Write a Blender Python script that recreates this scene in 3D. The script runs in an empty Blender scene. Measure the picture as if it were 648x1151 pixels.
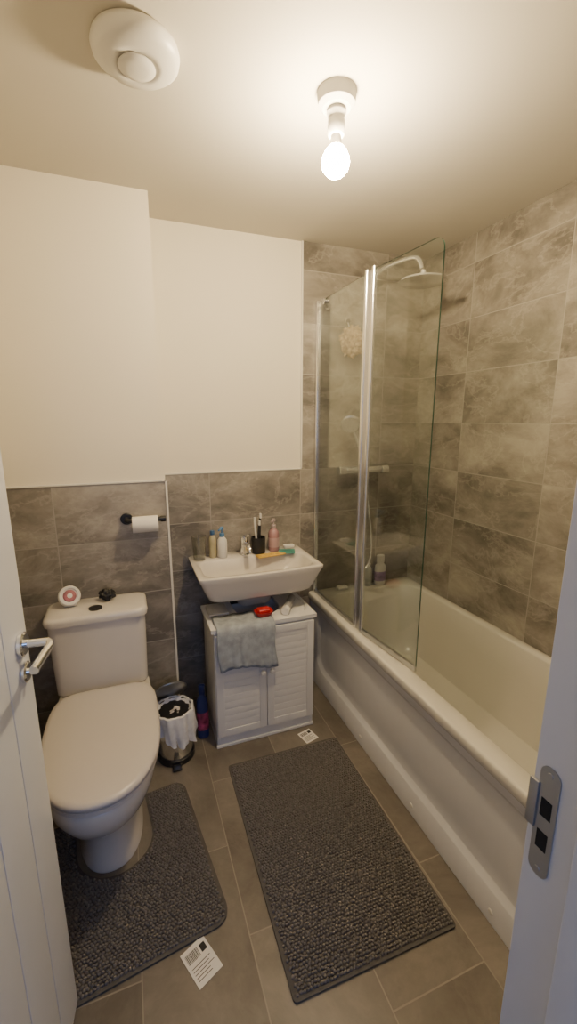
import bpy, bmesh, math, random
import numpy as np
from mathutils import Vector, Matrix, noise
random.seed(3); rng=np.random.default_rng(5)
D=bpy.data; S=bpy.context.scene
def link(o): S.collection.objects.link(o); return o

# ---------------- materials ----------------
def nt(name):
    m=D.materials.new(name); m.use_nodes=True
    t=m.node_tree; b=t.nodes['Principled BSDF']; return m,t,b
def pm(name,col,rough=.5,metal=0,var=.06,scale=8,bump=0,bscale=60,coat=0,spec=None):
    m,t,b=nt(name)
    n=t.nodes.new('ShaderNodeTexNoise'); n.inputs['Scale'].default_value=scale; n.inputs['Detail'].default_value=4
    tc=t.nodes.new('ShaderNodeTexCoord'); t.links.new(tc.outputs['Object'],n.inputs['Vector'])
    r=t.nodes.new('ShaderNodeValToRGB')
    c0=[max(0,c*(1-var)) for c in col]; c1=[min(1,c*(1+var)) for c in col]
    r.color_ramp.elements[0].color=(*c0,1); r.color_ramp.elements[1].color=(*c1,1)
    r.color_ramp.elements[0].position=.3; r.color_ramp.elements[1].position=.7
    t.links.new(n.outputs['Fac'],r.inputs['Fac']); t.links.new(r.outputs['Color'],b.inputs['Base Color'])
    b.inputs['Roughness'].default_value=rough; b.inputs['Metallic'].default_value=metal
    if coat: b.inputs['Coat Weight'].default_value=coat; b.inputs['Coat Roughness'].default_value=.1
    if spec is not None: b.inputs['Specular IOR Level'].default_value=spec
    if bump:
        n2=t.nodes.new('ShaderNodeTexNoise'); n2.inputs['Scale'].default_value=bscale; n2.inputs['Detail'].default_value=5
        t.links.new(tc.outputs['Object'],n2.inputs['Vector'])
        bp=t.nodes.new('ShaderNodeBump'); bp.inputs['Strength'].default_value=bump; bp.inputs['Distance'].default_value=.004
        t.links.new(n2.outputs['Fac'],bp.inputs['Height']); t.links.new(bp.outputs['Normal'],b.inputs['Normal'])
    return m
def tile_mat(name,axis,x0,z0,w,h,dark,light,mort,rough=.38,offset=0.0,msize=.0022,nsc=2.6,vein=.3):
    m,t,b=nt(name); N=t.nodes.new; L=t.links.new
    tc=N('ShaderNodeTexCoord'); sp=N('ShaderNodeSeparateXYZ'); L(tc.outputs['Object'],sp.inputs[0])
    cb=N('ShaderNodeCombineXYZ')
    a1=N('ShaderNodeMath'); a1.operation='SUBTRACT'; a1.inputs[1].default_value=x0-20*w
    a2=N('ShaderNodeMath'); a2.operation='SUBTRACT'; a2.inputs[1].default_value=z0-20*h
    ax={'x':(0,2),'y':(1,2),'f':(1,0)}[axis]
    L(sp.outputs[ax[0]],a1.inputs[0]); L(sp.outputs[ax[1]],a2.inputs[0])
    L(a1.outputs[0],cb.inputs[0]); L(a2.outputs[0],cb.inputs[1])
    br=N('ShaderNodeTexBrick'); br.offset=offset; br.squash=1
    br.inputs['Scale'].default_value=1; br.inputs['Brick Width'].default_value=w; br.inputs['Row Height'].default_value=h
    br.inputs['Mortar Size'].default_value=msize; br.inputs['Mortar Smooth'].default_value=.2; br.inputs['Bias'].default_value=0
    br.inputs['Color1'].default_value=(.0,0,0,1); br.inputs['Color2'].default_value=(1,1,1,1); br.inputs['Mortar'].default_value=(.5,.5,.5,1)
    L(cb.outputs[0],br.inputs['Vector'])
    sc=N('ShaderNodeVectorMath'); sc.operation='SCALE'; sc.inputs['Scale'].default_value=7.0
    L(br.outputs['Color'],sc.inputs[0])
    ad=N('ShaderNodeVectorMath'); ad.operation='ADD'; L(tc.outputs['Object'],ad.inputs[0]); L(sc.outputs[0],ad.inputs[1])
    mp=N('ShaderNodeMapping'); mp.inputs['Rotation'].default_value=(.5,.6,.5); mp.inputs['Scale'].default_value=(1,1,1.7)
    L(ad.outputs[0],mp.inputs[0])
    n=N('ShaderNodeTexNoise'); n.inputs['Scale'].default_value=nsc; n.inputs['Detail'].default_value=12; n.inputs['Roughness'].default_value=.68; n.inputs['Distortion'].default_value=.35
    L(mp.outputs[0],n.inputs['Vector'])
    r=N('ShaderNodeValToRGB'); e=r.color_ramp.elements
    e[0].color=(*dark,1); e[0].position=.36; e[1].color=(*light,1); e[1].position=.66
    mid=e.new(.5); mid.color=(*[(a*.55+b_*.45) for a,b_ in zip(dark,light)],1)
    L(n.outputs['Fac'],r.inputs['Fac'])
    n2=N('ShaderNodeTexNoise'); n2.inputs['Scale'].default_value=nsc*1.3; n2.inputs['Detail'].default_value=10; n2.inputs['Roughness'].default_value=.62; n2.inputs['Distortion'].default_value=.4
    L(mp.outputs[0],n2.inputs['Vector'])
    r2=N('ShaderNodeValToRGB'); r2.color_ramp.elements[0].position=.478; r2.color_ramp.elements[0].color=(0,0,0,1)
    r2.color_ramp.elements[1].position=.522; r2.color_ramp.elements[1].color=(0,0,0,1)
    pk=r2.color_ramp.elements.new(.5); pk.color=(vein,vein,vein,1)
    L(n2.outputs['Fac'],r2.inputs['Fac'])
    mx=N('ShaderNodeMix'); mx.data_type='RGBA'; L(r2.outputs['Color'],mx.inputs[0]); L(r.outputs['Color'],mx.inputs[6])
    mx.inputs[7].default_value=(*[min(1,c*1.25) for c in light],1)
    mm=N('ShaderNodeMix'); mm.data_type='RGBA'; L(br.outputs['Fac'],mm.inputs[0]); L(mx.outputs[2],mm.inputs[6]); mm.inputs[7].default_value=(*mort,1)
    L(mm.outputs[2],b.inputs['Base Color']); b.inputs['Roughness'].default_value=rough
    h1=N('ShaderNodeMath'); h1.operation='MULTIPLY'; h1.inputs[1].default_value=.9; L(n.outputs['Fac'],h1.inputs[0])
    h2=N('ShaderNodeMath'); h2.operation='SUBTRACT'; L(h1.outputs[0],h2.inputs[0]); L(br.outputs['Fac'],h2.inputs[1])
    bp=N('ShaderNodeBump'); bp.inputs['Strength'].default_value=.4; bp.inputs['Distance'].default_value=.005
    L(h2.outputs[0],bp.inputs['Height']); L(bp.outputs['Normal'],b.inputs['Normal'])
    return m
def glass_mat(name,tint,refl=1.0):
    m=D.materials.new(name); m.use_nodes=True; t=m.node_tree; t.nodes.clear(); N=t.nodes.new; L=t.links.new
    o=N('ShaderNodeOutputMaterial'); mx=N('ShaderNodeMixShader'); tr=N('ShaderNodeBsdfTransparent'); gl=N('ShaderNodeBsdfGlossy')
    n=N('ShaderNodeTexNoise'); n.inputs['Scale'].default_value=3
    r=N('ShaderNodeValToRGB'); r.color_ramp.elements[0].color=(*[c*.98 for c in tint],1); r.color_ramp.elements[1].color=(*tint,1)
    L(n.outputs['Fac'],r.inputs['Fac']); L(r.outputs['Color'],tr.inputs['Color'])
    gl.inputs['Roughness'].default_value=.02
    # Schlick reflectance, the same from both sides of the sheet
    f=N('ShaderNodeLayerWeight'); f.inputs['Blend'].default_value=.5
    pw=N('ShaderNodeMath'); pw.operation='POWER'; pw.inputs[1].default_value=5; L(f.outputs['Facing'],pw.inputs[0])
    ml=N('ShaderNodeMath'); ml.operation='MULTIPLY_ADD'; ml.inputs[1].default_value=.9*refl; ml.inputs[2].default_value=.04*refl; L(pw.outputs[0],ml.inputs[0]); ml.use_clamp=True
    L(ml.outputs[0],mx.inputs[0]); L(tr.outputs[0],mx.inputs[1]); L(gl.outputs[0],mx.inputs[2]); L(mx.outputs[0],o.inputs[0])
    return m
def emis(name,col,st):
    m,t,b=nt(name); b.inputs['Base Color'].default_value=(*col,1)
    b.inputs['Emission Color'].default_value=(*col,1); b.inputs['Emission Strength'].default_value=st; return m

DK=(.130,.118,.103); LT=(.375,.347,.303); MO=(.34,.32,.285)
M_white=pm('wall_paint',(.74,.69,.575),.75,var=.012,scale=3,bump=.05,bscale=250)
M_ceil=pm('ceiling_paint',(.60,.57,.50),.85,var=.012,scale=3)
M_tb=tile_mat('stone_tile_back','x',1.38,.02,.5,.25,DK,LT,MO)
M_tbox=tile_mat('stone_tile_boxing','x',-.30,.02,.5,.25,DK,LT,MO)
M_tr=tile_mat('stone_tile_side','y',1.29,.02,.5,.25,DK,LT,MO)
M_floor=tile_mat('floor_tile','f',1.28,.24,.6,.31,(.110,.096,.080),(.225,.20,.17),(.25,.225,.19),rough=.42,offset=.5,msize=.0022,nsc=3,vein=.1)
M_hall=pm('hall_floor',(.3,.28,.26),.8)
M_trim=pm('tile_trim_white',(.68,.66,.60),.4,var=.02)
M_cer=pm('ceramic',(.64,.61,.57),.16,var=.01,coat=.4)
M_seat=pm('seat_plastic',(.54,.51,.485),.3,var=.01)
M_acr=pm('bath_acrylic',(.64,.625,.575),.18,var=.01,coat=.3)
M_panel=pm('bath_panel_acrylic',(.72,.725,.74),.22,var=.02,coat=.2)
M_cab=pm('cabinet_white',(.70,.70,.70),.45,var=.02)
M_door=pm('door_paint',(.66,.68,.72),.4,var=.02)
M_chrome=pm('chrome',(.80,.81,.82),.14,1,var=.03)
M_shower=pm('shower_chrome',(.80,.80,.80),.20,1,var=.03)
M_satin=pm('satin_chrome',(.50,.51,.52),.35,1,var=.05)
M_black=pm('black_plastic',(.012,.012,.013),.4,var=.2)
M_dark=pm('dark_void',(.004,.004,.004),.8)
M_mat=pm('mat_chenille',(.165,.153,.147),.95,var=.22,scale=70,spec=.1)
M_matb=pm('mat_backing',(.085,.080,.078),.9,var=.15,scale=40)
M_glass=glass_mat('screen_glass',(.925,.95,.935),1.7)
M_gedge=pm('glass_edge',(.05,.12,.09),.15,var=.2)
M_clear=glass_mat('clear_glass',(.93,.94,.93),2.2)
M_paper=pm('paper',(.74,.72,.68),.8,var=.03)
M_ink=pm('ink',(.02,.02,.02),.8)
M_plw=pm('white_plastic',(.70,.69,.65),.4,var=.02)

# ---------------- mesh helpers ----------------
def group(name,loc):
    e=D.objects.new(name,None); e.empty_display_size=.05; e.location=loc; link(e); return e
def attach(o,p):
    if p is not None:
        o.parent=p; o.matrix_parent_inverse=Matrix.Translation(-Vector(p.location))
    return o
def finish(me,ang=32):
    bm=bmesh.new(); bm.from_mesh(me)
    bmesh.ops.recalc_face_normals(bm,faces=bm.faces)
    for f in bm.faces: f.smooth=True
    for e in bm.edges:
        if len(e.link_faces)==2: e.smooth = e.calc_face_angle(0)<math.radians(ang)
    bm.to_mesh(me); bm.free()
def mesh(name,v,f,mat,p=None,ang=32):
    me=D.meshes.new(name); me.from_pydata([tuple(a) for a in v],[],f); me.update(); finish(me,ang)
    o=D.objects.new(name,me); me.materials.append(mat); link(o); return attach(o,p)
def box(name,x0,x1,y0,y1,z0,z1,mat,p=None,bev=0,seg=3,rot=None,piv=None):
    bm=bmesh.new(); r=bmesh.ops.create_cube(bm,size=1)
    for v in bm.verts: v.co=Vector(((x0+x1)/2+v.co.x*(x1-x0),(y0+y1)/2+v.co.y*(y1-y0),(z0+z1)/2+v.co.z*(z1-z0)))
    if bev: bmesh.ops.bevel(bm,geom=list(bm.edges),offset=bev,segments=seg,profile=.6,affect='EDGES')
    if rot is not None:
        pv=Vector(piv); 
        for v in bm.verts: v.co=pv+rot@(v.co-pv)
    me=D.meshes.new(name); bm.to_mesh(me); bm.free(); finish(me)
    o=D.objects.new(name,me); me.materials.append(mat); link(o); return attach(o,p)
def loft(name,rings,mat,p=None,cap0=True,cap1=True,ang=32):
    n=len(rings[0]); v=[q for r in rings for q in r]; f=[]
    for i in range(len(rings)-1):
        for j in range(n):
            k=(j+1)%n; f.append((i*n+j,i*n+k,(i+1)*n+k,(i+1)*n+j))
    if cap0: f.append(tuple(range(n-1,-1,-1)))
    if cap1: f.append(tuple((len(rings)-1)*n+j for j in range(n)))
    return mesh(name,v,f,mat,p,ang)
def rr(x0,x1,y0,y1,r,z,k=6,m=8):
    cs=[(x1-r,y1-r,0),(x0+r,y1-r,90),(x0+r,y0+r,180),(x1-r,y0+r,270)]; P=[]
    for ci,(cx,cy,a) in enumerate(cs):
        arc=[(cx+r*math.cos(math.radians(a+90*i/k)),cy+r*math.sin(math.radians(a+90*i/k))) for i in range(k+1)]
        P+=arc; nx,ny,na=cs[(ci+1)%4]
        q=(nx+r*math.cos(math.radians(na)),ny+r*math.sin(math.radians(na)))
        for i in range(1,m): P.append((arc[-1][0]+(q[0]-arc[-1][0])*i/m,arc[-1][1]+(q[1]-arc[-1][1])*i/m))
    return [Vector((a,b,z)) for a,b in P]
def dring(cx,hw,yc,Lb,Lf,z,N=72,nb=5,nf=2.2):
    P=[]
    for i in range(N):
        t=2*math.pi*i/N; c=math.cos(t); s=math.sin(t); n=nb if s>0 else nf
        x=cx+hw*math.copysign(abs(c)**(2/n),c); y=yc+(Lb if s>0 else Lf)*math.copysign(abs(s)**(2/n),s)
        P.append(Vector((x,y,z)))
    return P
def frame(d):
    d=Vector(d).normalized(); a=Vector((0,0,1)) if abs(d.z)<.9 else Vector((1,0,0))
    u=d.cross(a).normalized(); return u,d.cross(u).normalized(),d
def revolve(name,prof,c,mat,p=None,axis=(0,0,1),N=40,ang=32):
    u,w,d=frame(axis); c=Vector(c)
    rings=[[c+d*h+u*(r*math.cos(2*math.pi*i/N))+w*(r*math.sin(2*math.pi*i/N)) for i in range(N)] for r,h in prof]
    return loft(name,rings,mat,p,ang=ang)
def cyl(name,p0,p1,r,mat,p=None,bev=.0,N=32):
    p0=Vector(p0);p1=Vector(p1); L=(p1-p0).length; b=min(bev or r*.12,r*.5,L*.4)
    return revolve(name,[(r-b,0),(r,b),(r,L-b),(r-b,L)],p0,mat,p,axis=(p1-p0),N=N)
def tube(name,pts,r,mat,p=None,bez=True):
    cu=D.curves.new(name,'CURVE'); cu.dimensions='3D'; cu.bevel_depth=r; cu.bevel_resolution=5; cu.use_fill_caps=True; cu.resolution_u=10
    s=cu.splines.new('NURBS' if bez else 'POLY'); s.points.add(len(pts)-1)
    for i,q in enumerate(pts): s.points[i].co=(*q,1)
    if bez: s.order_u=3; s.use_endpoint_u=True
    o=D.objects.new(name+'_c',cu); link(o); bpy.context.view_layer.update()
    me=D.meshes.new_from_object(o.evaluated_get(bpy.context.evaluated_depsgraph_get()))
    D.objects.remove(o); me.name=name; me.materials.clear(); me.materials.append(mat)
    for pl in me.polygons: pl.use_smooth=True
    o=D.objects.new(name,me); link(o); return attach(o,p)
RZ=lambda a: Matrix.Rotation(math.radians(a),3,'Z')

# ---------------- dimensions ----------------
H=1.533; CE=2.40; YB=2.168; YX=1.935; XS=.15; XR=1.62; XL=-.50; TT=1.273; XT=.885; YF=.317; XJ=.446
# ---------------- shell ----------------
box('floor',XL-.1,XR+.1,.0,YB+.1,-.1,0,M_floor)
box('hall_floor',-1.6,2.2,-2.2,.0,-.1,0,M_hall)
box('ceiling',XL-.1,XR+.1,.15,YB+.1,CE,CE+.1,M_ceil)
box('wall_back',XS-.3,XT,YB+.008,YB+.1,TT,CE,M_white)
box('wall_back_tiles_low',XS-.3,XT,YB,YB+.1,0,TT,M_tb)
box('wall_back_tiles_shower',XT,XR+.1,YB,YB+.1,0,CE,M_tb)
box('wall_boxing',XL-.1,XS-.004,YX+.008,YB+.1,TT,CE,M_white)
box('wall_boxing_tiles',XL-.1,XS-.004,YX,YB+.05,0,TT,M_tbox)
box('wall_right',XR,XR+.1,YF-.2,YB,0,CE,M_tr)
box('wall_left',XL-.1,XL-.008,.15,YX,TT,CE,M_white)
box('wall_left_tiles',XL-.1,XL,.15,YX,0,TT,M_tr)
box('wall_front',XJ+.03,XR,.13,YF,0,CE,M_white)
box('wall_front_left',XL-.1,-.36,.13,YF,0,CE,M_white)
box('wall_front_header',-.36,XJ+.03,.13,YF,2.05,CE,M_white)
box('wall_bath_end',.95,XR,YF,.466,0,CE,M_tb)
box('trim_1',XS,XT+.0,YB-.004,YB+.012,TT-.001,TT+.005,M_trim)
box('trim_2',XL,XS,YX-.004,YX+.012,TT-.001,TT+.005,M_trim)
box('trim_3',XS-.006,XS+.003,YX-.004,YX+.010,0,TT+.005,M_trim)
box('trim_4',XT-.004,XT+.003,YB-.004,YB+.012,TT+.005,CE,M_trim)
# door frame
dfm=group('door_frame',(XJ,.2,0))
box('jamb_right',XJ,XJ+.03,.10,YF,0,2.05,M_door,dfm,.002)
box('jamb_stop',XJ-.013,XJ,.10,.251,0,2.05,M_door,dfm,.002)
box('jamb_left',-.36,-.33,.10,YF,0,2.05,M_door,dfm,.002)
box('jamb_head',-.36,XJ+.03,.10,YF,2.02,2.06,M_door,dfm,.002)
box('architrave_hall',XJ+.0,XJ+.07,.095,.13,0,2.1,M_door,dfm,.003)
sp=group('strike_plate',(XJ,.295,1.05))
pl=[]
for xx in (XJ-.0002,XJ-.002):
    pl.append([Vector((xx,q.x,q.y)) for q in rr(.282,.308,.972,1.128,.0125,0,6,2)])
loft('plate',pl,M_satin,sp)
box('latch_hole',XJ-.0026,XJ-.0018,.288,.302,1.058,1.083,M_dark,sp)
box('bolt_hole',XJ-.0026,XJ-.0018,.288,.302,1.012,1.037,M_dark,sp)
box('lip',XJ-.005,XJ-.001,.306,.3185,1.035,1.10,M_satin,sp,.001)
for zz in (.982,1.118): cyl('screw',(XJ-.0018,.295,zz),(XJ-.0032,.295,zz),.0038,M_satin,sp)
# door leaf
h0=Vector((-.318,.275,0)); h1=Vector((-.231,.985,0)); dd=(h1-h0); Ld=dd.length; dd.normalize(); dn=Vector((dd.y,-dd.x,0))
def dpt(s,o,z): return h0+dd*s+dn*o+Vector((0,0,z))
def dbox(name,s0,s1,o0,o1,z0,z1,mat,p,bev=0):
    ob=box(name,s0,s1,o0,o1,z0,z1,mat,None,bev)
    for v in ob.data.vertices: v.co=dpt(v.co.x,v.co.y,v.co.z)
    finish(ob.data); return attach(ob,p)
door=group('door_1',h0)
dbox('leaf',0,Ld,-.04,-.002,.022,2.0,M_door,door,.0015)
edges=[0,.12,.24,.36,.48,.60,Ld]
for i in range(len(edges)-1):
    dbox('plank',edges[i]+.002,edges[i+1]-.002,-.003,0,.024,1.998,M_door,door,.0012)
hs_=Ld-.042; hd=group('door_handle',dpt(hs_,0,1.085))
c=dpt(hs_,0,1.083)
revolve('rose',[(.02,0),(.025,.001),(.025,.008),(.021,.011)],c,M_chrome,hd,axis=dn)
cyl('neck',c+dn*.008,c+dn*.056,.0085,M_chrome,hd)
tube('lever',[c+dn*.052,c+dn*.061-dd*.008,c+dn*.059-dd*.05+Vector((0,0,-.002)),c+dn*.055-dd*.10+Vector((0,0,-.006))],.0085,M_chrome,hd)
c2=dpt(hs_,0,1.02)
revolve('turn_rose',[(.018,0),(.022,.001),(.022,.007),(.018,.01)],c2,M_chrome,hd,axis=dn)
cyl('turn',c2+dn*.008,c2+dn*.028,.007,M_chrome,hd)

# ---------------- bath ----------------
bx0,bx1,by0,by1,bz=.93,XR-.001,.468,YB-.001,.553
bath=group('bathtub',(1.27,1.3,0))
R=[]
R.append(rr(bx0+.03,bx1,by0,by1,.015,.50))
R.append(rr(bx0+.004,bx1,by0,by1,.015,bz-.042))
R.append(rr(bx0,bx1,by0,by1,.015,bz-.036))
R.append(rr(bx0,bx1,by0,by1,.015,bz-.008))
R.append(rr(bx0+.003,bx1-.001,by0+.001,by1-.001,.015,bz-.002))
R.append(rr(bx0+.009,bx1-.004,by0+.004,by1-.004,.015,bz))
ix0,ix1,iy0,iy1=bx0+.075,bx1-.045,by0+.08,by1-.09
R.append(rr(ix0-.006,ix1+.006,iy0-.006,iy1+.006,.12,bz))
R.append(rr(ix0,ix1,iy0,iy1,.115,bz-.004))
R.append(rr(ix0+.004,ix1-.004,iy0+.004,iy1-.004,.112,bz-.012))
R.append(rr(ix0+.02,ix1-.015,iy0+.03,iy1-.04,.11,bz-.14))
R.append(rr(ix0+.04,ix1-.035,iy0+.07,iy1-.09,.11,.24))
R.append(rr(ix0+.07,ix1-.06,iy0+.11,iy1-.13,.10,.175))
R.append(rr(ix0+.12,ix1-.11,iy0+.18,iy1-.2,.08,.155))
loft('tub',R,M_acr,bath,cap0=False,ang=45)
def yz(x,y0,y1,z0,z1,r): return [Vector((x,q.x,q.y)) for q in rr(y0,y1,z0,z1,r,0,8,10)]
pR=[yz(bx0+.05,by0,by1,0.002,bz-.04,.004),yz(bx0+.018,by0,by1,0.002,bz-.04,.004),
    yz(bx0+.018,by0+.10,by1-.10,.115,bz-.085,.09),yz(bx0+.020,by0+.103,by1-.103,.118,bz-.088,.088),
    yz(bx0+.030,by0+.125,by1-.125,.14,bz-.105,.075),yz(bx0+.032,by0+.13,by1-.13,.145,bz-.11,.07),
    yz(bx0+.026,by0+.22,by1-.22,.2,bz-.17,.05)]
loft('panel',pR,M_panel,bath,cap0=False,ang=40)
for yy in (.75,1.15,1.55): revolve('screw_cap',[(.009,0),(.009,.002),(.006,.004)],(bx0+.018,yy,.045),M_plw,bath,axis=(-1,0,0),N=20)
revolve('waste',[(.03,0),(.03,.003),(.02,.005)],(1.28,1.85,.156),M_chrome,bath)

# ---------------- shower screen ----------------
ss=group('shower_screen',(.968,1.9,bz))
def pane(name,a,b,z0,z1,th,corner=0):
    a=Vector(a);b=Vector(b); d=(b-a); L=d.length; d.normalize(); nrm=Vector((d.y,-d.x,0))
    out=[(0,z0),(L,z0)]
    if corner:
        for i in range(9):
            t=math.radians(90*i/8); out.append((L-corner+corner*math.cos(t),z1-corner+corner*math.sin(t)))
    else: out.append((L,z1))
    out.append((0,z1)); n=len(out)
    v=[a+d*s_+nrm*o+Vector((0,0,z)) for o in (-th/2,th/2) for s_,z in out]
    f=[tuple(range(n)),tuple(range(2*n-1,n-1,-1))]+[(i,(i+1)%n,n+(i+1)%n,n+i) for i in range(n)]
    o=mesh(name,v,f,M_glass,ss); o.data.materials.append(M_gedge)
    for pl in o.data.polygons: pl.material_index=0 if abs(pl.normal.dot(nrm))>.9 else 1
    return o
zb,zt=bz+.018,2.12; sx=.968
A=(sx,YB-.012,0);B=(sx,1.675,0);C=(sx,1.615,0);E=(1.008,1.255,0)
pane('fixed_pane',A,B,zb,zt,.005); pane('swing_pane',C,E,zb+.005,zt,.006,.04)
box('wall_profile',sx-.012,sx+.012,YB-.028,YB-.001,bz+.001,zt+.01,M_shower,ss,.006)
cyl('hinge_post_fixed',(sx,1.672,bz+.002),(sx,1.672,zt+.01),.0105,M_shower,ss)
cyl('hinge_post_swing',(sx,1.618,bz+.006),(sx,1.618,zt+.01),.0105,M_shower,ss)
box('hinge_gasket',sx-.003,sx+.003,1.628,1.662,bz+.006,zt,M_gry0 if False else M_satin,ss,.001)
box('fixed_seal',sx-.007,sx+.007,1.68,YB-.02,bz+.001,bz+.02,M_satin,ss,.002)
a=Vector((C[0],C[1],0)); b_=Vector((E[0],E[1],0)); ang=math.degrees(math.atan2(b_.y-a.y,b_.x-a.x))
box('swing_seal',0+a.x,a.x+(b_-a).length,a.y-.006,a.y+.006,bz+.003,bz+.026,M_satin,ss,.002,rot=RZ(ang),piv=(a.x,a.y,0))
cyl('brace_bar',(sx,YB-.10,zt-.012),(sx+.055,YB-.004,zt-.012),.007,M_shower,ss)
cyl('brace_clamp',(sx-.014,YB-.10,zt-.012),(sx+.014,YB-.10,zt-.012),.016,M_shower,ss)
cyl('brace_wall_rose',(sx+.055,YB-.012,zt-.012),(sx+.055,YB-.001,zt-.012),.018,M_shower,ss)

# ---------------- shower fittings ----------------
M_fit=pm('bright_fitting_chrome',(.88,.88,.88),.26,.85,var=.02)
xr=1.235
sm=group('shower_mixer',(xr,YB,1.26))
cyl('valve_bar',(xr-.11,2.10,1.262),(xr+.11,2.10,1.262),.022,M_fit,sm)
for s_ in (-1,1):
    cyl('knob',(xr+s_*.112,2.10,1.262),(xr+s_*.155,2.10,1.262),.026,M_fit,sm)
    cyl('inlet',(xr+s_*.07,2.10,1.262),(xr+s_*.07,YB-.001,1.262),.016,M_fit,sm)
oh=group('overhead_shower',(xr,YB,2.0))
tube('riser_pipe',[(xr,2.10,1.285),(xr,2.10,1.7),(xr,2.10,2.10),(xr,2.10,2.205),(xr,2.08,2.245),(xr+.01,2.0,2.265),(xr+.04,1.85,2.265),(xr+.065,1.78,2.255),(xr+.065,1.765,2.20)],.0105,M_fit,oh)
cyl('riser_bracket',(xr,2.10,2.05),(xr,YB-.001,2.05),.012,M_fit,oh)
revolve('rain_head',[(.0,.0),(.014,0),(.016,-.02),(.05,-.032),(.104,-.040),(.107,-.048),(.100,-.052),(0.001,-.052)],(xr+.075,1.765,2.195),M_fit,oh)
hsw=group('hand_shower',(xr-.05,2.05,1.4))
cyl('slider',(xr,2.086,1.36),(xr-.045,2.05,1.375),.017,M_fit,hsw)
tube('hand_handle',[(xr-.02,2.055,1.29),(xr-.045,2.045,1.36),(xr-.085,2.035,1.44),(xr-.125,2.02,1.50)],.0145,M_fit,hsw)
revolve('hand_head',[(.002,-.016),(.032,-.012),(.052,0),(.052,.008),(.044,.013),(.002,.013)],(xr-.14,2.01,1.515),M_fit,hsw,axis=(-.35,-.75,-.45))
tube('hose',[(xr,2.068,1.24),(xr,2.06,1.15),(xr+.04,2.05,.9),(xr+.04,2.05,.74),(xr+.0,2.05,.68),(xr-.05,2.05,.74),(xr-.05,2.05,.95),(xr-.035,2.05,1.2),(xr-.02,2.055,1.29)],.0078,M_fit,hsw)
# loofah
M_loof=pm('loofah_mesh',(.50,.38,.24),.9,var=.35,scale=60,bump=.8,bscale=120)
bm=bmesh.new(); bmesh.ops.create_icosphere(bm,subdivisions=5,radius=1); lc=Vector((1.140,2.10,1.935))
for v in bm.verts:
    n=v.co.normalized(); q=noise.noise(n*3.2)*.28+abs(noise.noise(n*8+Vector((4,4,4))))*.38
    v.co=lc+Vector((n.x,n.y*.75,n.z*1.1))*(.066*(.84+q))
me=D.meshes.new('loofah'); bm.to_mesh(me); bm.free(); finish(me,60)
lf=group('bath_loofah',lc); o=D.objects.new('puff',me); me.materials.append(M_loof); link(o); attach(o,lf)
tube('cord',[(1.14,2.12,1.98),(1.138,2.14,2.03),(1.14,2.158,2.045)],.002,M_plw,lf)
cyl('suction_hook',(1.14,2.150,2.045),(1.14,YB-.001,2.045),.014,M_chrome,lf)

# bath bottles
def bottle(name,c,r,h,mat,capmat,caph=.03,capr=None,pump=False,flat=1,lab=None,pumpmat=None):
    g=group(name,c); c=Vector(c); capr=capr or r*.5
    o=revolve('body',[(r*.85,0),(r,.006),(r,h*.72),(r*.93,h*.85),(r*.6,h*.95),(capr*.8,h)],c,mat,g)
    if lab: revolve('label',[(r*1.012,h*.2),(r*1.015,h*.21),(r*1.015,h*.6),(r*1.012,h*.61)],c,lab,g)
    revolve('cap',[(capr*.95,h),(capr,h+.002),(capr,h+caph-.003),(capr*.85,h+caph)],c,capmat,g)
    if pump:
        pmx=pumpmat or capmat
        cyl('pump_stem',c+Vector((0,0,h+caph)),c+Vector((0,0,h+caph+.022)),.004,pmx,g)
        cyl('pump_head',c+Vector((0,0,h+caph+.018)),c+Vector((0,0,h+caph+.032)),.010,pmx,g)
        cyl('pump_nozzle',c+Vector((0,0,h+caph+.026)),c+Vector((-.022,-.03,h+caph+.022)),.0045,pmx,g)
    if flat!=1:
        for ob in g.children:
            for v in ob.data.vertices: v.co.y=c.y+(v.co.y-c.y)*flat
    return g
M_lab1=pm('label_purple',(.30,.22,.40),.5,var=.4,scale=40)
bottle('shampoo_bottle',(1.385,2.115,bz+.001),.036,.14,M_plw,M_plw,.045,.026,flat=.7,lab=M_lab1)
bottle('shower_gel_bottle',(1.310,2.125,bz+.001),.024,.12,pm('gel',(.35,.36,.34),.3),M_plw,.02,flat=.8)
sb=group('soap_bar',(1.13,2.12,bz)); box('bar',1.10,1.165,2.10,2.14,bz+.001,bz+.022,M_plw,sb,.009)

# ---------------- toilet ----------------
tx=-.158
toi=group('toilet',(tx,1.6,0)); ccx=tx-.006
T=[rr(ccx-.172,ccx+.172,1.765,1.925,.03,.43),rr(ccx-.177,ccx+.177,1.755,1.928,.034,.44),rr(ccx-.181,ccx+.181,1.748,1.93,.035,.60),rr(ccx-.184,ccx+.184,1.745,1.93,.035,.742)]
loft('cistern',T,M_cer,toi)
T=[rr(ccx-.182,ccx+.182,1.746,1.93,.035,.742),rr(ccx-.192,ccx+.192,1.734,1.932,.038,.747),rr(ccx-.195,ccx+.195,1.731,1.932,.04,.765),rr(ccx-.190,ccx+.190,1.736,1.930,.038,.777),rr(ccx-.178,ccx+.178,1.748,1.922,.03,.781)]
loft('cistern_lid',T,M_cer,toi,ang=50)
revolve('flush_button',[(.026,0),(.026,.004),(.022,.006)],(tx-.012,1.80,.781),M_black,toi)
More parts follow.
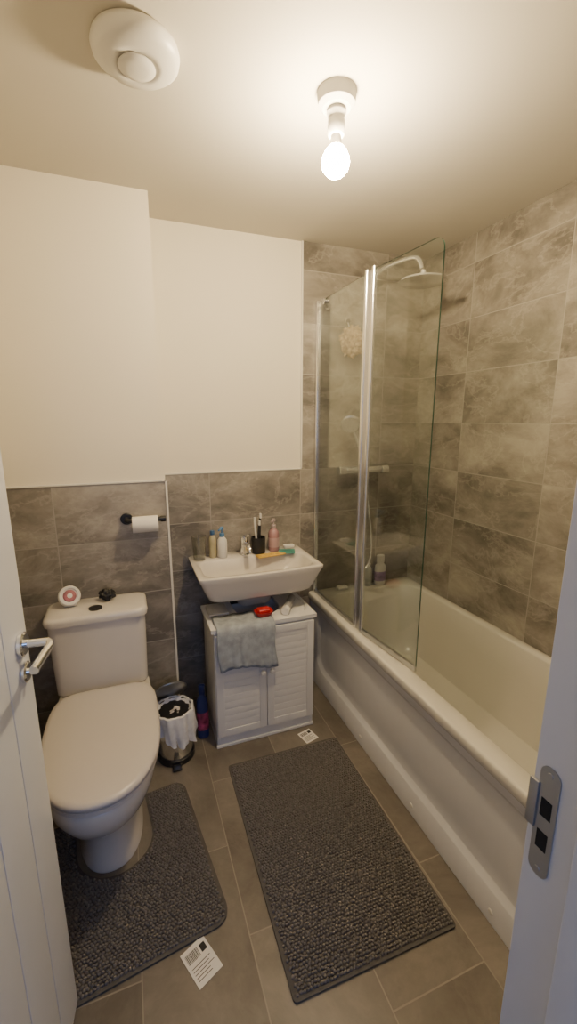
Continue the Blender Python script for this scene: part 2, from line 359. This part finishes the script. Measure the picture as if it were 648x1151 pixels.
B_=[dring(tx,.108,1.50,.42,.172,0.001,nb=4),dring(tx,.110,1.50,.42,.174,.012,nb=4),dring(tx,.100,1.50,.42,.165,.03,nb=4),dring(tx,.094,1.50,.42,.162,.12,nb=4),
    dring(tx,.098,1.49,.43,.175,.18,nb=4),dring(tx,.125,1.46,.46,.225,.25,nb=4),dring(tx,.158,1.44,.48,.270,.32,nb=5),dring(tx,.174,1.43,.49,.287,.37,nb=5),
    dring(tx,.180,1.43,.495,.293,.40,nb=6),dring(tx,.180,1.43,.495,.293,.425,nb=6),dring(tx,.174,1.43,.49,.287,.432,nb=6)]
loft('bowl',B_,M_cer,toi,ang=50)
stx=tx+.004
loft('seat',[dring(stx,.182,1.43,.275,.294,.433),dring(stx,.188,1.43,.28,.300,.437),dring(stx,.188,1.43,.28,.300,.449),dring(stx,.184,1.43,.276,.296,.452)],M_seat,toi,ang=50)
loft('seat_lid',[dring(stx,.184,1.43,.272,.296,.4535),dring(stx,.191,1.43,.28,.303,.457),dring(stx,.192,1.43,.28,.304,.467),dring(stx,.188,1.43,.277,.300,.4745),dring(stx,.174,1.43,.262,.285,.478),dring(stx,.09,1.43,.15,.15,.4805)],M_seat,toi,ang=60)
for s_ in (-1,1): cyl('hinge',(tx+s_*.07-.02,1.722,.452),(tx+s_*.07+.02,1.722,.452),.011,M_chrome,toi)
M_pink=pm('gel_pink',(.35,.12,.14),.4,var=.3,scale=60)
af=group('air_freshener',(-.268,1.855,.782)); fd=Vector((.25,-.85,.45)).normalized(); fc=Vector((-.268,1.86,.825))
revolve('case',[(.001,-.016),(.036,-.016),(.042,-.010),(.042,.008),(.038,.014),(.031,.014),(.030,.009),(.001,.009)],fc,M_plw,af,axis=fd)
revolve('gel_window',[(.001,.0095),(.025,.0095),(.022,.013),(.001,.0145)],fc,M_pink,af,axis=fd)
revolve('emblem',[(.001,.0148),(.010,.0150),(.001,.0165)],fc,M_plw,af,axis=fd,N=20)
box('foot',-.292,-.244,1.85,1.885,.782,.80,M_plw,af,.004)
M_blk=pm('black_rubber',(.01,.01,.011),.5,bump=.6,bscale=80)
bm=bmesh.new(); bmesh.ops.create_icosphere(bm,subdivisions=4,radius=1)
for v in bm.verts:
    n=v.co.normalized(); k=.85+.5*noise.noise(n*2.6)
    v.co=Vector((-.126,1.868,.806))+Vector((n.x*.033,n.y*.026,max(n.z,-.75)*.028))*k
me=D.meshes.new('hair_scrunchie'); bm.to_mesh(me); bm.free(); finish(me,60); me.materials.append(M_blk); link(D.objects.new('hair_scrunchie',me))

# toilet roll holder
th=group('toilet_roll_holder',(.03,YX,1.10)); zr=1.105; yr=YX-.055
revolve('mount',[(.022,0),(.025,.001),(.025,.008),(.022,.010)],(-.025,YX,zr+.012),M_black,th,axis=(0,-1,0))
tube('arm',[(-.025,YX-.005,zr+.012),(-.025,yr-.0,zr+.012),(-.02,yr-.002,zr+.012),(.04,yr,zr+.012),(.127,yr,zr+.012)],.0095,M_black,th,bez=False)
cyl('bar_end',(.112,yr,zr+.012),(.134,yr,zr+.012),.013,M_black,th)
revolve('paper_roll',[(.018,0),(.034,0),(.035,.002),(.035,.103),(.034,.105),(.018,.105),(.018,0.001)],(-.004,yr,zr-.006),M_paper,th,axis=(1,0,0))
# ---------------- cabinet ----------------
cx0,cx1,cy0,cy1,ch=.30,.79,1.765,2.04,.60
cab=group('under_sink_cabinet',((cx0+cx1)/2,1.9,0))
box('side_left',cx0,cx0+.015,cy0,cy1,0.001,ch,M_cab,cab,.001); box('side_right',cx1-.015,cx1,cy0,cy1,0.001,ch,M_cab,cab,.001)
box('back',cx0,cx1,cy1-.006,cy1,.03,ch,M_cab,cab); box('bottom',cx0,cx1,cy0+.005,cy1,.06,.075,M_cab,cab)
box('plinth',cx0+.0,cx1,cy0+.002,cy0+.016,.001,.062,M_cab,cab,.001); box('plinth_lip',cx0-.004,cx1+.004,cy0-.006,cy0+.006,.001,.016,M_cab,cab,.003)
box('top_rail',cx0,cx1,cy0+.002,cy0+.016,.555,ch,M_cab,cab,.001)
pc=(cx0+cx1)/2+.005
out=[(cx0-.012,cy0-.012),(cx1+.012,cy0-.012),(cx1+.012,cy1),(pc+.115,cy1)]
for i in range(13):
    t=math.pi*i/12; out.append((pc+.115*math.cos(t),1.93-.105*math.sin(t)))
out+=[(pc-.115,cy1),(cx0-.012,cy1)]
bm=bmesh.new(); f=bm.faces.new([bm.verts.new((a,b,ch)) for a,b in out]); ex=bmesh.ops.extrude_face_region(bm,geom=[f])
for v in [g for g in ex['geom'] if isinstance(g,bmesh.types.BMVert)]: v.co.z+=.018
me=D.meshes.new('worktop'); bm.to_mesh(me); bm.free(); finish(me); o=D.objects.new('worktop',me); me.materials.append(M_cab); link(o); attach(o,cab)
mid=(cx0+cx1)/2
for (a,b) in ((cx0+.003,mid-.0015),(mid+.0015,cx1-.003)):
    z0,z1=.066,.588; y1=cy0+.001; y0=y1-.016; fw=.035
    box('door_stile',a,a+fw,y0,y1,z0,z1,M_cab,cab,.0015); box('door_stile',b-fw,b,y0,y1,z0,z1,M_cab,cab,.0015)
    box('door_rail',a+fw,b-fw,y0,y1,z0,z0+fw,M_cab,cab,.0015); box('door_rail',a+fw,b-fw,y0,y1,z1-fw,z1,M_cab,cab,.0015)
    box('door_panel',a+fw,b-fw,y0+.006,y1,z0+fw,z1-fw,M_cab,cab)
    zz=z0+fw
    while zz+.030<z1-fw+.002:
        box('board',a+fw,b-fw,y0+.0025,y0+.0075,zz+.0003,zz+.0350,M_cab,cab,.0008); zz+=.0353
for kx in (mid-.022,mid+.022):
    revolve('knob',[(.006,0),(.006,.010),(.012,.014),(.013,.020),(.009,.025),(.001,.026)],(kx,cy0-.015,.37),M_plw,cab,axis=(0,-1,0),N=24)
# towel draped
M_tow=pm('towel_cloth',(.33,.365,.41),.95,var=.18,scale=30,bump=.6,bscale=300,spec=.1)
path=[(1.875,ch+.022),(1.83,ch+.023),(1.79,ch+.023),(1.765,ch+.024),(1.749,ch+.02),(1.741,ch+.008)]+[(1.738-.0006*i,ch-.01-.017*i) for i in range(11)]
nx=40; V=[];F=[]
for j,(py,pz) in enumerate(path):
    for i in range(nx+1):
        u=i/nx; x=.312+.272*u; w=max(0,j-4)/12
        fold=(math.sin(u*17)+.6*math.sin(u*31+1))*.006*w
        dz=(.012*math.sin(u*5)-.01*u)*w if j>5 else .002*math.sin(u*20+j)
        V.append((x+.008*math.sin(j*.5)*w,py-abs(fold)-.004*w,pz+dz+(.003*noise.noise(Vector((u*9,j*.6,0))) if j<4 else 0)))
for j in range(len(path)-1):
    for i in range(nx): a=j*(nx+1)+i; F.append((a,a+1,a+nx+2,a+nx+1))
tw=mesh('hand_towel',V,F,M_tow,ang=80); md=tw.modifiers.new('s','SOLIDIFY'); md.thickness=.004; md.offset=1
M_red=pm('red_plastic',(.50,.02,.02),.35,var=.1)
rd=group('red_soap_dish',(.545,1.84,ch+.02)); 
loft('dish',[rr(.52,.58,1.785,1.835,.02,ch+.026),rr(.508,.592,1.777,1.843,.026,ch+.040),rr(.506,.594,1.775,1.845,.026,ch+.050),rr(.512,.588,1.781,1.839,.022,ch+.048),rr(.522,.578,1.789,1.831,.018,ch+.036)],M_red,rd)
box('sponge',.52,.578,1.788,1.832,ch+.038,ch+.062,M_red,rd,.008)
M_gry=pm('grey_plastic',(.30,.30,.31),.4,var=.1)
hs=group('hair_styler',(.70,1.9,ch+.03))
cyl('barrel',(.66,1.80,ch+.039),(.74,1.93,ch+.039),.019,M_gry,hs); cyl('tip',(.65,1.785,ch+.039),(.665,1.809,ch+.039),.021,M_plw,hs)
tube('cable',[(.74,1.93,ch+.035),(.77,1.97,ch+.025),(.785,1.93,ch+.022),(.79,1.86,ch+.022),(.76,1.81,ch+.022)],.0035,M_plw,hs)
pk_=group('folded_cloth',(.35,1.93,ch+.03)); box('cloth',.305,.40,1.885,2.0,ch+.019,ch+.032,pm('pale_cloth',(.5,.5,.48),.9,bump=.4),pk_,.005)

# ---------------- basin ----------------
ba=group('wash_basin',(.55,1.97,.8)); sx0,sx1,sy0,sy1,sz=.252,.860,1.795,YB-.001,.845; scx=(sx0+sx1)/2
def bow(ring,amt):
    o=[]
    for q in ring:
        t=(q.x-scx)/((sx1-sx0)/2); fy=(sy1-q.y)/(sy1-sy0)
        o.append(Vector((q.x,q.y-amt*max(0,1-t*t)*max(0,fy)**1.5,q.z)))
    return o
Rb=[rr(scx-.10,scx+.10,1.93,sy1,.05,sz-.175),rr(scx-.17,scx+.17,1.88,sy1,.05,sz-.155),rr(sx0+.07,sx1-.07,sy0+.045,sy1,.04,sz-.135),rr(sx0+.05,sx1-.05,sy0+.03,sy1,.035,sz-.122),
    rr(sx0+.032,sx1-.032,sy0+.02,sy1,.03,sz-.085),rr(sx0+.012,sx1-.012,sy0+.008,sy1,.024,sz-.035),rr(sx0,sx1,sy0,sy1,.020,sz-.010),rr(sx0+.001,sx1-.001,sy0+.001,sy1,.020,sz-.003),rr(sx0+.006,sx1-.006,sy0+.006,sy1-.004,.019,sz),
    rr(sx0+.028,sx1-.028,sy0+.025,sy1-.118,.06,sz),rr(sx0+.034,sx1-.034,sy0+.031,sy1-.124,.06,sz-.006),rr(sx0+.05,sx1-.05,sy0+.045,sy1-.134,.07,sz-.05),
    rr(sx0+.09,sx1-.09,sy0+.07,sy1-.15,.075,sz-.095),rr(sx0+.17,sx1-.17,sy0+.10,sy1-.17,.055,sz-.112)]
loft('bowl',[bow(r,.014) for r in Rb],M_cer,ba,ang=50)
ped=[]
for z,hw,yf in ((.622,.086,1.948),(.66,.092,1.935),(.70,.105,1.91),(.735,.125,1.89)):
    ped.append(rr(scx-hw,scx+hw,yf,YB-.002,.05,z))
loft('pedestal',ped,M_cer,ba,ang=50)
revolve('plug',[(.022,0),(.022,.003),(.012,.006)],(scx,1.92,sz-.112),M_chrome,ba)
tap=group('basin_tap',(.545,2.10,sz)); t0=Vector((.535,2.095,sz))
revolve('body',[(.027,0),(.027,.004),(.022,.008),(.021,.075),(.023,.08),(.022,.10),(.012,.106)],t0,M_chrome,tap)
tube('spout',[t0+Vector((0,0,.055)),t0+Vector((0,-.04,.068)),t0+Vector((0,-.09,.07)),t0+Vector((0,-.115,.06)),t0+Vector((0,-.118,.045))],.0125,M_chrome,tap)
tube('lever',[t0+Vector((0,0,.104)),t0+Vector((0,-.03,.116)),t0+Vector((0,-.085,.124))],.0075,M_chrome,tap)
g=group('drinking_glass',(.297,2.085,sz)); revolve('tumbler',[(.029,0),(.030,.003),(.037,.125),(.035,.125),(.028,.006),(.001,.006)],(.300,2.08,sz+.0005),M_clear,g)
bottle('mouthwash_bottle',(.372,2.10,sz+.0005),.019,.12,pm('amber_liquid',(.50,.45,.28),.2,var=.2),pm('cap_blue',(.05,.12,.25),.4),.022,.012)
bottle('hand_soap_bottle',(.418,2.085,sz+.0005),.025,.11,M_plw,pm('pump_blue',(.08,.22,.45),.4),.018,.013,pump=True)
tc_=group('toothbrush_cup',(.612,2.09,sz)); revolve('cup',[(.032,0),(.036,.003),(.037,.088),(.034,.088),(.031,.01),(.001,.01)],(.612,2.09,sz+.0005),M_black,tc_)
for (dx,dy,m_,hh) in ((-.015,.0,M_plw,.175),(.012,.012,M_black,.19),(.0,-.015,M_black,.16)):
    a=Vector((.612+dx*.3,2.09+dy*.3,sz+.013)); b=Vector((.612+dx*1.3,2.09+dy*1.2,sz+hh))
    cyl('brush_handle',a,b,.006,m_,tc_,N=14)
    box('brush_head',b.x-.005,b.x+.005,b.y-.011,b.y+.003,b.z-.004,b.z+.022,M_plw,tc_,.002)
M_pk=pm('pink_liquid',(.38,.22,.23),.25,var=.12)
bottle('pink_soap_bottle',(.700,2.10,sz+.0005),.029,.125,M_pk,pm('pump_clear',(.42,.34,.34),.3),.02,.013,pump=True,lab=pm('label_rose',(.45,.30,.30),.5))
M_or=pm('packet_orange',(.62,.40,.08),.5,var=.25,scale=40); M_tl=pm('packet_teal',(.05,.25,.22),.5,var=.3,scale=30)
wp=group('soap_packet',(.65,2.02,sz)); box('sleeve',.580,.735,2.004,2.052,sz+.0005,sz+.007,M_or,wp,.002,rot=RZ(8),piv=(.66,2.04,0)); 
box('band',.715,.80,2.02,2.085,sz+.0005,sz+.008,M_tl,wp,.003,rot=RZ(-20),piv=(.76,2.05,0))
dd2=group('toothpaste_tube',(.80,2.10,sz)); box('tube_body',.765,.825,2.11,2.14,sz+.0005,sz+.02,M_plw,dd2,.008)

# ---------------- bin + cleaner ----------------
bi=group('pedal_bin',(.115,1.815,0)); bc=Vector((.112,1.80,0))
revolve('base',[(.080,0.001),(.084,.003),(.084,.028),(.081,.03)],bc,M_black,bi)
revolve('bucket',[(.079,.03),(.080,.032),(.080,.235),(.078,.235),(.076,.04),(.001,.04)],bc,M_chrome,bi)
revolve('rim',[(.080,.232),(.084,.235),(.084,.246),(.076,.248),(.074,.236)],bc,M_black,bi)
revolve('lid',[(.001,.022),(.04,.018),(.07,.008),(.082,.0),(.080,-.003),(.001,-.003)],bc+Vector((-.01,.062,.295)),M_satin,bi,axis=(-.1,.80,.55))
box('pedal',.085,.125,1.685,1.73,.006,.016,M_black,bi,.004)
M_bag=pm('bin_bag',(.74,.74,.75),.35,var=.12,scale=30)
N=96; RR=[]
for r_,z_,am in ((.060,.222,.004),(.070,.240,.003),(.080,.252,.002),(.088,.249,.003),(.091,.225,.004),(.092,.19,.007),(.093,.16,.009),(.092,.135,.010)):
    ring=[]
    for i in range(N):
        t=2*math.pi*i/N; f_=am*(math.sin(9*t)+.6*math.sin(17*t+z_*40)); k=(-.045*math.cos(t+.6)+.012*math.sin(5*t)) if z_<.2 else 0
        ring.append(bc+Vector(((r_+f_)*math.cos(t),(r_+f_)*math.sin(t),z_+k)))
    RR.append(ring)
bg=loft('bag',RR,M_bag,bi,cap0=False,cap1=False,ang=50)
M_rub=pm('tissue_rubbish',(.60,.57,.55),.8,var=.3,scale=40)
bm=bmesh.new(); bmesh.ops.create_icosphere(bm,subdivisions=4,radius=1)
for v in bm.verts:
    n=v.co.normalized(); v.co=bc+Vector((0,0,.215))+Vector((n.x*.062,n.y*.062,n.z*.025))*(.9+.5*noise.noise(n*4))
me=D.meshes.new('rubbish'); bm.to_mesh(me); bm.free(); finish(me,30); me.materials.append(M_rub); o=D.objects.new('rubbish',me); link(o); attach(o,bi)
M_nav=pm('bleach_navy',(.02,.03,.12),.35,var=.3)
tcb=bottle('toilet_cleaner_bottle',(.250,1.87,.001),.028,.235,M_nav,M_nav,.05,.015,flat=.75,lab=pm('bleach_label',(.35,.05,.12),.4,var=.8,scale=30))

# ---------------- mats ----------------
def chenille(name,base_pts,inside,bounds,c,rotdeg,sp=.0102,edge=.014):
    g=group(name,(c[0],c[1],0)); ca,sa=math.cos(math.radians(rotdeg)),math.sin(math.radians(rotdeg))
    W=lambda x,y,z: Vector((c[0]+x*ca-y*sa,c[1]+x*sa+y*ca,z))
    bm=bmesh.new(); f=bm.faces.new([bm.verts.new(W(a,b,.001)) for a,b in base_pts]); ex=bmesh.ops.extrude_face_region(bm,geom=[f])
    for v in [q for q in ex['geom'] if isinstance(q,bmesh.types.BMVert)]: v.co.z+=.007
    bmesh.ops.triangulate(bm,faces=[q for q in bm.faces if len(q.verts)>4])
    me=D.meshes.new('backing'); bm.to_mesh(me); bm.free(); finish(me); o=D.objects.new('backing',me); me.materials.append(M_matb); link(o); attach(o,g)
    tv=[];tf=[]; nl=8; lv=[(.9,-.2),(1.0,.4),(.72,.82)]
    for r_,z_ in lv:
        for i in range(nl): tv.append((r_*math.cos(2*math.pi*i/nl),r_*math.sin(2*math.pi*i/nl),z_))
    tv.append((0,0,1)); 
    for l in range(2):
        for i in range(nl): tf.append((l*nl+i,l*nl+(i+1)%nl,(l+1)*nl+(i+1)%nl,(l+1)*nl+i))
    tops=[(2*nl+i,2*nl+(i+1)%nl,3*nl) for i in range(nl)]
    tv=np.array(tv); V=[];F=[]; k=0
    y=bounds[2]+edge; row=0
    while y<bounds[3]-edge+.002:
        x=bounds[0]+edge+(sp*.5 if row%2 else 0)
        while x<bounds[1]-edge+.002:
            if inside(x,y):
                jx,jy=rng.normal(0,.0007,2); sxx=sp*(.50+rng.uniform(-.04,.05)); syy=sp*(.43+rng.uniform(-.03,.03)); hz=.0085+rng.uniform(-.0012,.0014)
                t=tv*np.array([sxx,syy,hz]); t[:,0]+=t[:,2]*rng.normal(0,.18); t[:,1]+=t[:,2]*rng.normal(-.1,.18)
                aa=rng.normal(0,.25); q=t.copy(); q[:,0]=t[:,0]*math.cos(aa)-t[:,1]*math.sin(aa); q[:,1]=t[:,0]*math.sin(aa)+t[:,1]*math.cos(aa)
                X=x+jx+q[:,0]; Y=y+jy+q[:,1]
                V.append(np.stack([c[0]+X*ca-Y*sa,c[1]+X*sa+Y*ca,.0085+q[:,2]],1))
                F+= [tuple(a+k for a in f_) for f_ in tf]+[tuple(a+k for a in f_) for f_ in tops]; k+=len(tv)
            x+=sp
        y+=sp*.95; row+=1
    V=np.concatenate(V); me=D.meshes.new('pile'); me.from_pydata(V.tolist(),[],F); me.update()
    for p_ in me.polygons: p_.use_smooth=True
    me.materials.append(M_mat); o=D.objects.new('pile',me); link(o); attach(o,g); return g
def rpts(x0,x1,y0,y1,r): return [(q.x,q.y) for q in rr(x0,x1,y0,y1,r,0,6,2)]
mat_a=chenille('bath_mat',rpts(-.268,.268,-.428,.428,.012),lambda x,y:True,(-.268,.268,-.428,.428),(.583,1.206),-.8)
nl_,nr_,nb_=-.160,.100,.008; ncx=(nl_+nr_)/2; nr=(nr_-nl_)/2
P=[]
for cxx,cyy,a0 in ((-.26+.05,-.30+.05,180),(.26-.05,-.30+.05,270),(.26-.05,.30-.05,0)):
    for i in range(7): t=math.radians(a0+15*i); P.append((cxx+.05*math.cos(t),cyy+.05*math.sin(t)))
P.append((nr_,.30))
for i in range(13):
    t=math.radians(-15*i); P.append((ncx+nr*math.cos(t),nb_+nr+nr*math.sin(t)))
P.append((nl_,.30))
for i in range(7): t=math.radians(90+15*i); P.append((-.26+.05+.05*math.cos(t),.30-.05+.05*math.sin(t)))
def ins(x,y,e=.008):
    ax,ay=abs(x)-(.26-.05),abs(y)-(.30-.05)
    if ax>0 and ay>0 and math.hypot(ax,ay)>.05-e: return False
    if y>nb_+nr: return not (nl_-e<x<nr_+e)
    return math.hypot(x-ncx,y-nb_-nr)>nr+e
mat_b=chenille('toilet_pedestal_mat',P,ins,(-.26,.26,-.30,.30),(-.098,1.300),7.5)
def tag(g,c,w,h,rot,fl=0):
    pv=(c[0],c[1],0); R_=RZ(rot); z=.0015+fl
    box('care_label_card',c[0]-w/2,c[0]+w/2,c[1]-h/2,c[1]+h/2,z,z+.0008,M_paper,g,rot=R_,piv=pv)
    x=c[0]-w*.4
    while x<c[0]+w*.1:
        ww=random.choice([.0008,.0014,.002]); box('barcode_bar',x,x+ww,c[1]+h*.12,c[1]+h*.38,z+.0008,z+.0011,M_ink,g,rot=R_,piv=pv); x+=ww+.0016
    for i in range(5):
        yy=c[1]-h*.36+i*h*.085; box('text_line',c[0]-w*.4,c[0]+w*random.uniform(.1,.4),yy,yy+.0018,z+.0008,z+.0011,M_ink,g,rot=R_,piv=pv)
    box('symbol_block',c[0]+w*.18,c[0]+w*.4,c[1]+h*.15,c[1]+h*.36,z+.0008,z+.0011,M_ink,g,rot=R_,piv=pv)
tag(mat_b,(.092,.966),.078,.105,24)
tag(mat_a,(.735,1.690),.072,.078,15)

# ---------------- ceiling things ----------------
lf_=group('ceiling_light',(.60,1.232,CE)); L0=Vector((.60,1.232,0))
revolve('ceiling_rose',[(.053,0),(.053,-.006),(.050,-.03),(.038,-.040),(.001,-.042)],L0+Vector((0,0,CE)),M_plw,lf_)
revolve('lamp_holder',[(.025,-.04),(.027,-.05),(.021,-.062),(.023,-.066),(.024,-.095),(.021,-.102),(.001,-.103)],L0+Vector((0,0,CE)),M_plw,lf_)
M_bulb=emis('bulb_glow',(1,.77,.46),900)
revolve('bulb_cap',[(.0135,-.100),(.016,-.118),(.020,-.128),(.021,-.130)],L0+Vector((0,0,CE)),M_plw,lf_)
revolve('bulb',[(.019,-.129),(.028,-.138),(.036,-.153),(.039,-.167),(.035,-.183),(.022,-.197),(.001,-.203)],L0+Vector((0,0,CE)),M_bulb,lf_,ang=80)
vt=group('ceiling_vent',(.085,1.275,CE)); v0=Vector((.088,1.265,CE))
revolve('flange',[(.088,0),(.098,-.005),(.101,-.016),(.098,-.028),(.085,-.038),(.060,-.044),(.048,-.045),(.046,-.043),(.001,-.043)],v0,M_plw,vt,N=64,ang=50)
revolve('valve_disc',[(.014,-.042),(.042,-.044),(.043,-.047),(.038,-.051),(.022,-.054),(.001,-.055)],v0,M_plw,vt,N=64,ang=50)

# ---------------- lights / world ----------------
w=D.worlds.new('World'); S.world=w; w.use_nodes=True
w.node_tree.nodes['Background'].inputs[0].default_value=(.30,.48,1,1); w.node_tree.nodes['Background'].inputs[1].default_value=.35
al=D.lights.new('hall_daylight','AREA'); al.shape='RECTANGLE'; al.size=1.0; al.size_y=1.2; al.energy=11; al.color=(.34,.52,1)
ao=D.objects.new('hall_daylight',al); link(ao); ao.location=(.1,-1.5,1.7)
ao.rotation_euler=(Vector((.3,1,.9))-Vector(ao.location)).to_track_quat('-Z','Y').to_euler()

# ---------------- camera ----------------
th_,ps=math.radians(12.1),math.radians(20.5)
Fh=Vector((math.sin(ps),math.cos(ps),0)); Rv=Vector((math.cos(ps),-math.sin(ps),0)); Z=Vector((0,0,1))
Fv=Fh*math.cos(th_)-Z*math.sin(th_); Uv=Fh*math.sin(th_)+Z*math.cos(th_)
cam=D.cameras.new('camera'); co=D.objects.new('camera',cam); link(co)
m=Matrix((Rv,Uv,-Fv)).transposed().to_4x4(); m.translation=Vector((0,0,H)); co.matrix_world=m
cam.sensor_fit='VERTICAL'; cam.sensor_height=36; cam.sensor_width=36; cam.lens=480/1151*36; cam.clip_start=.01
S.camera=co
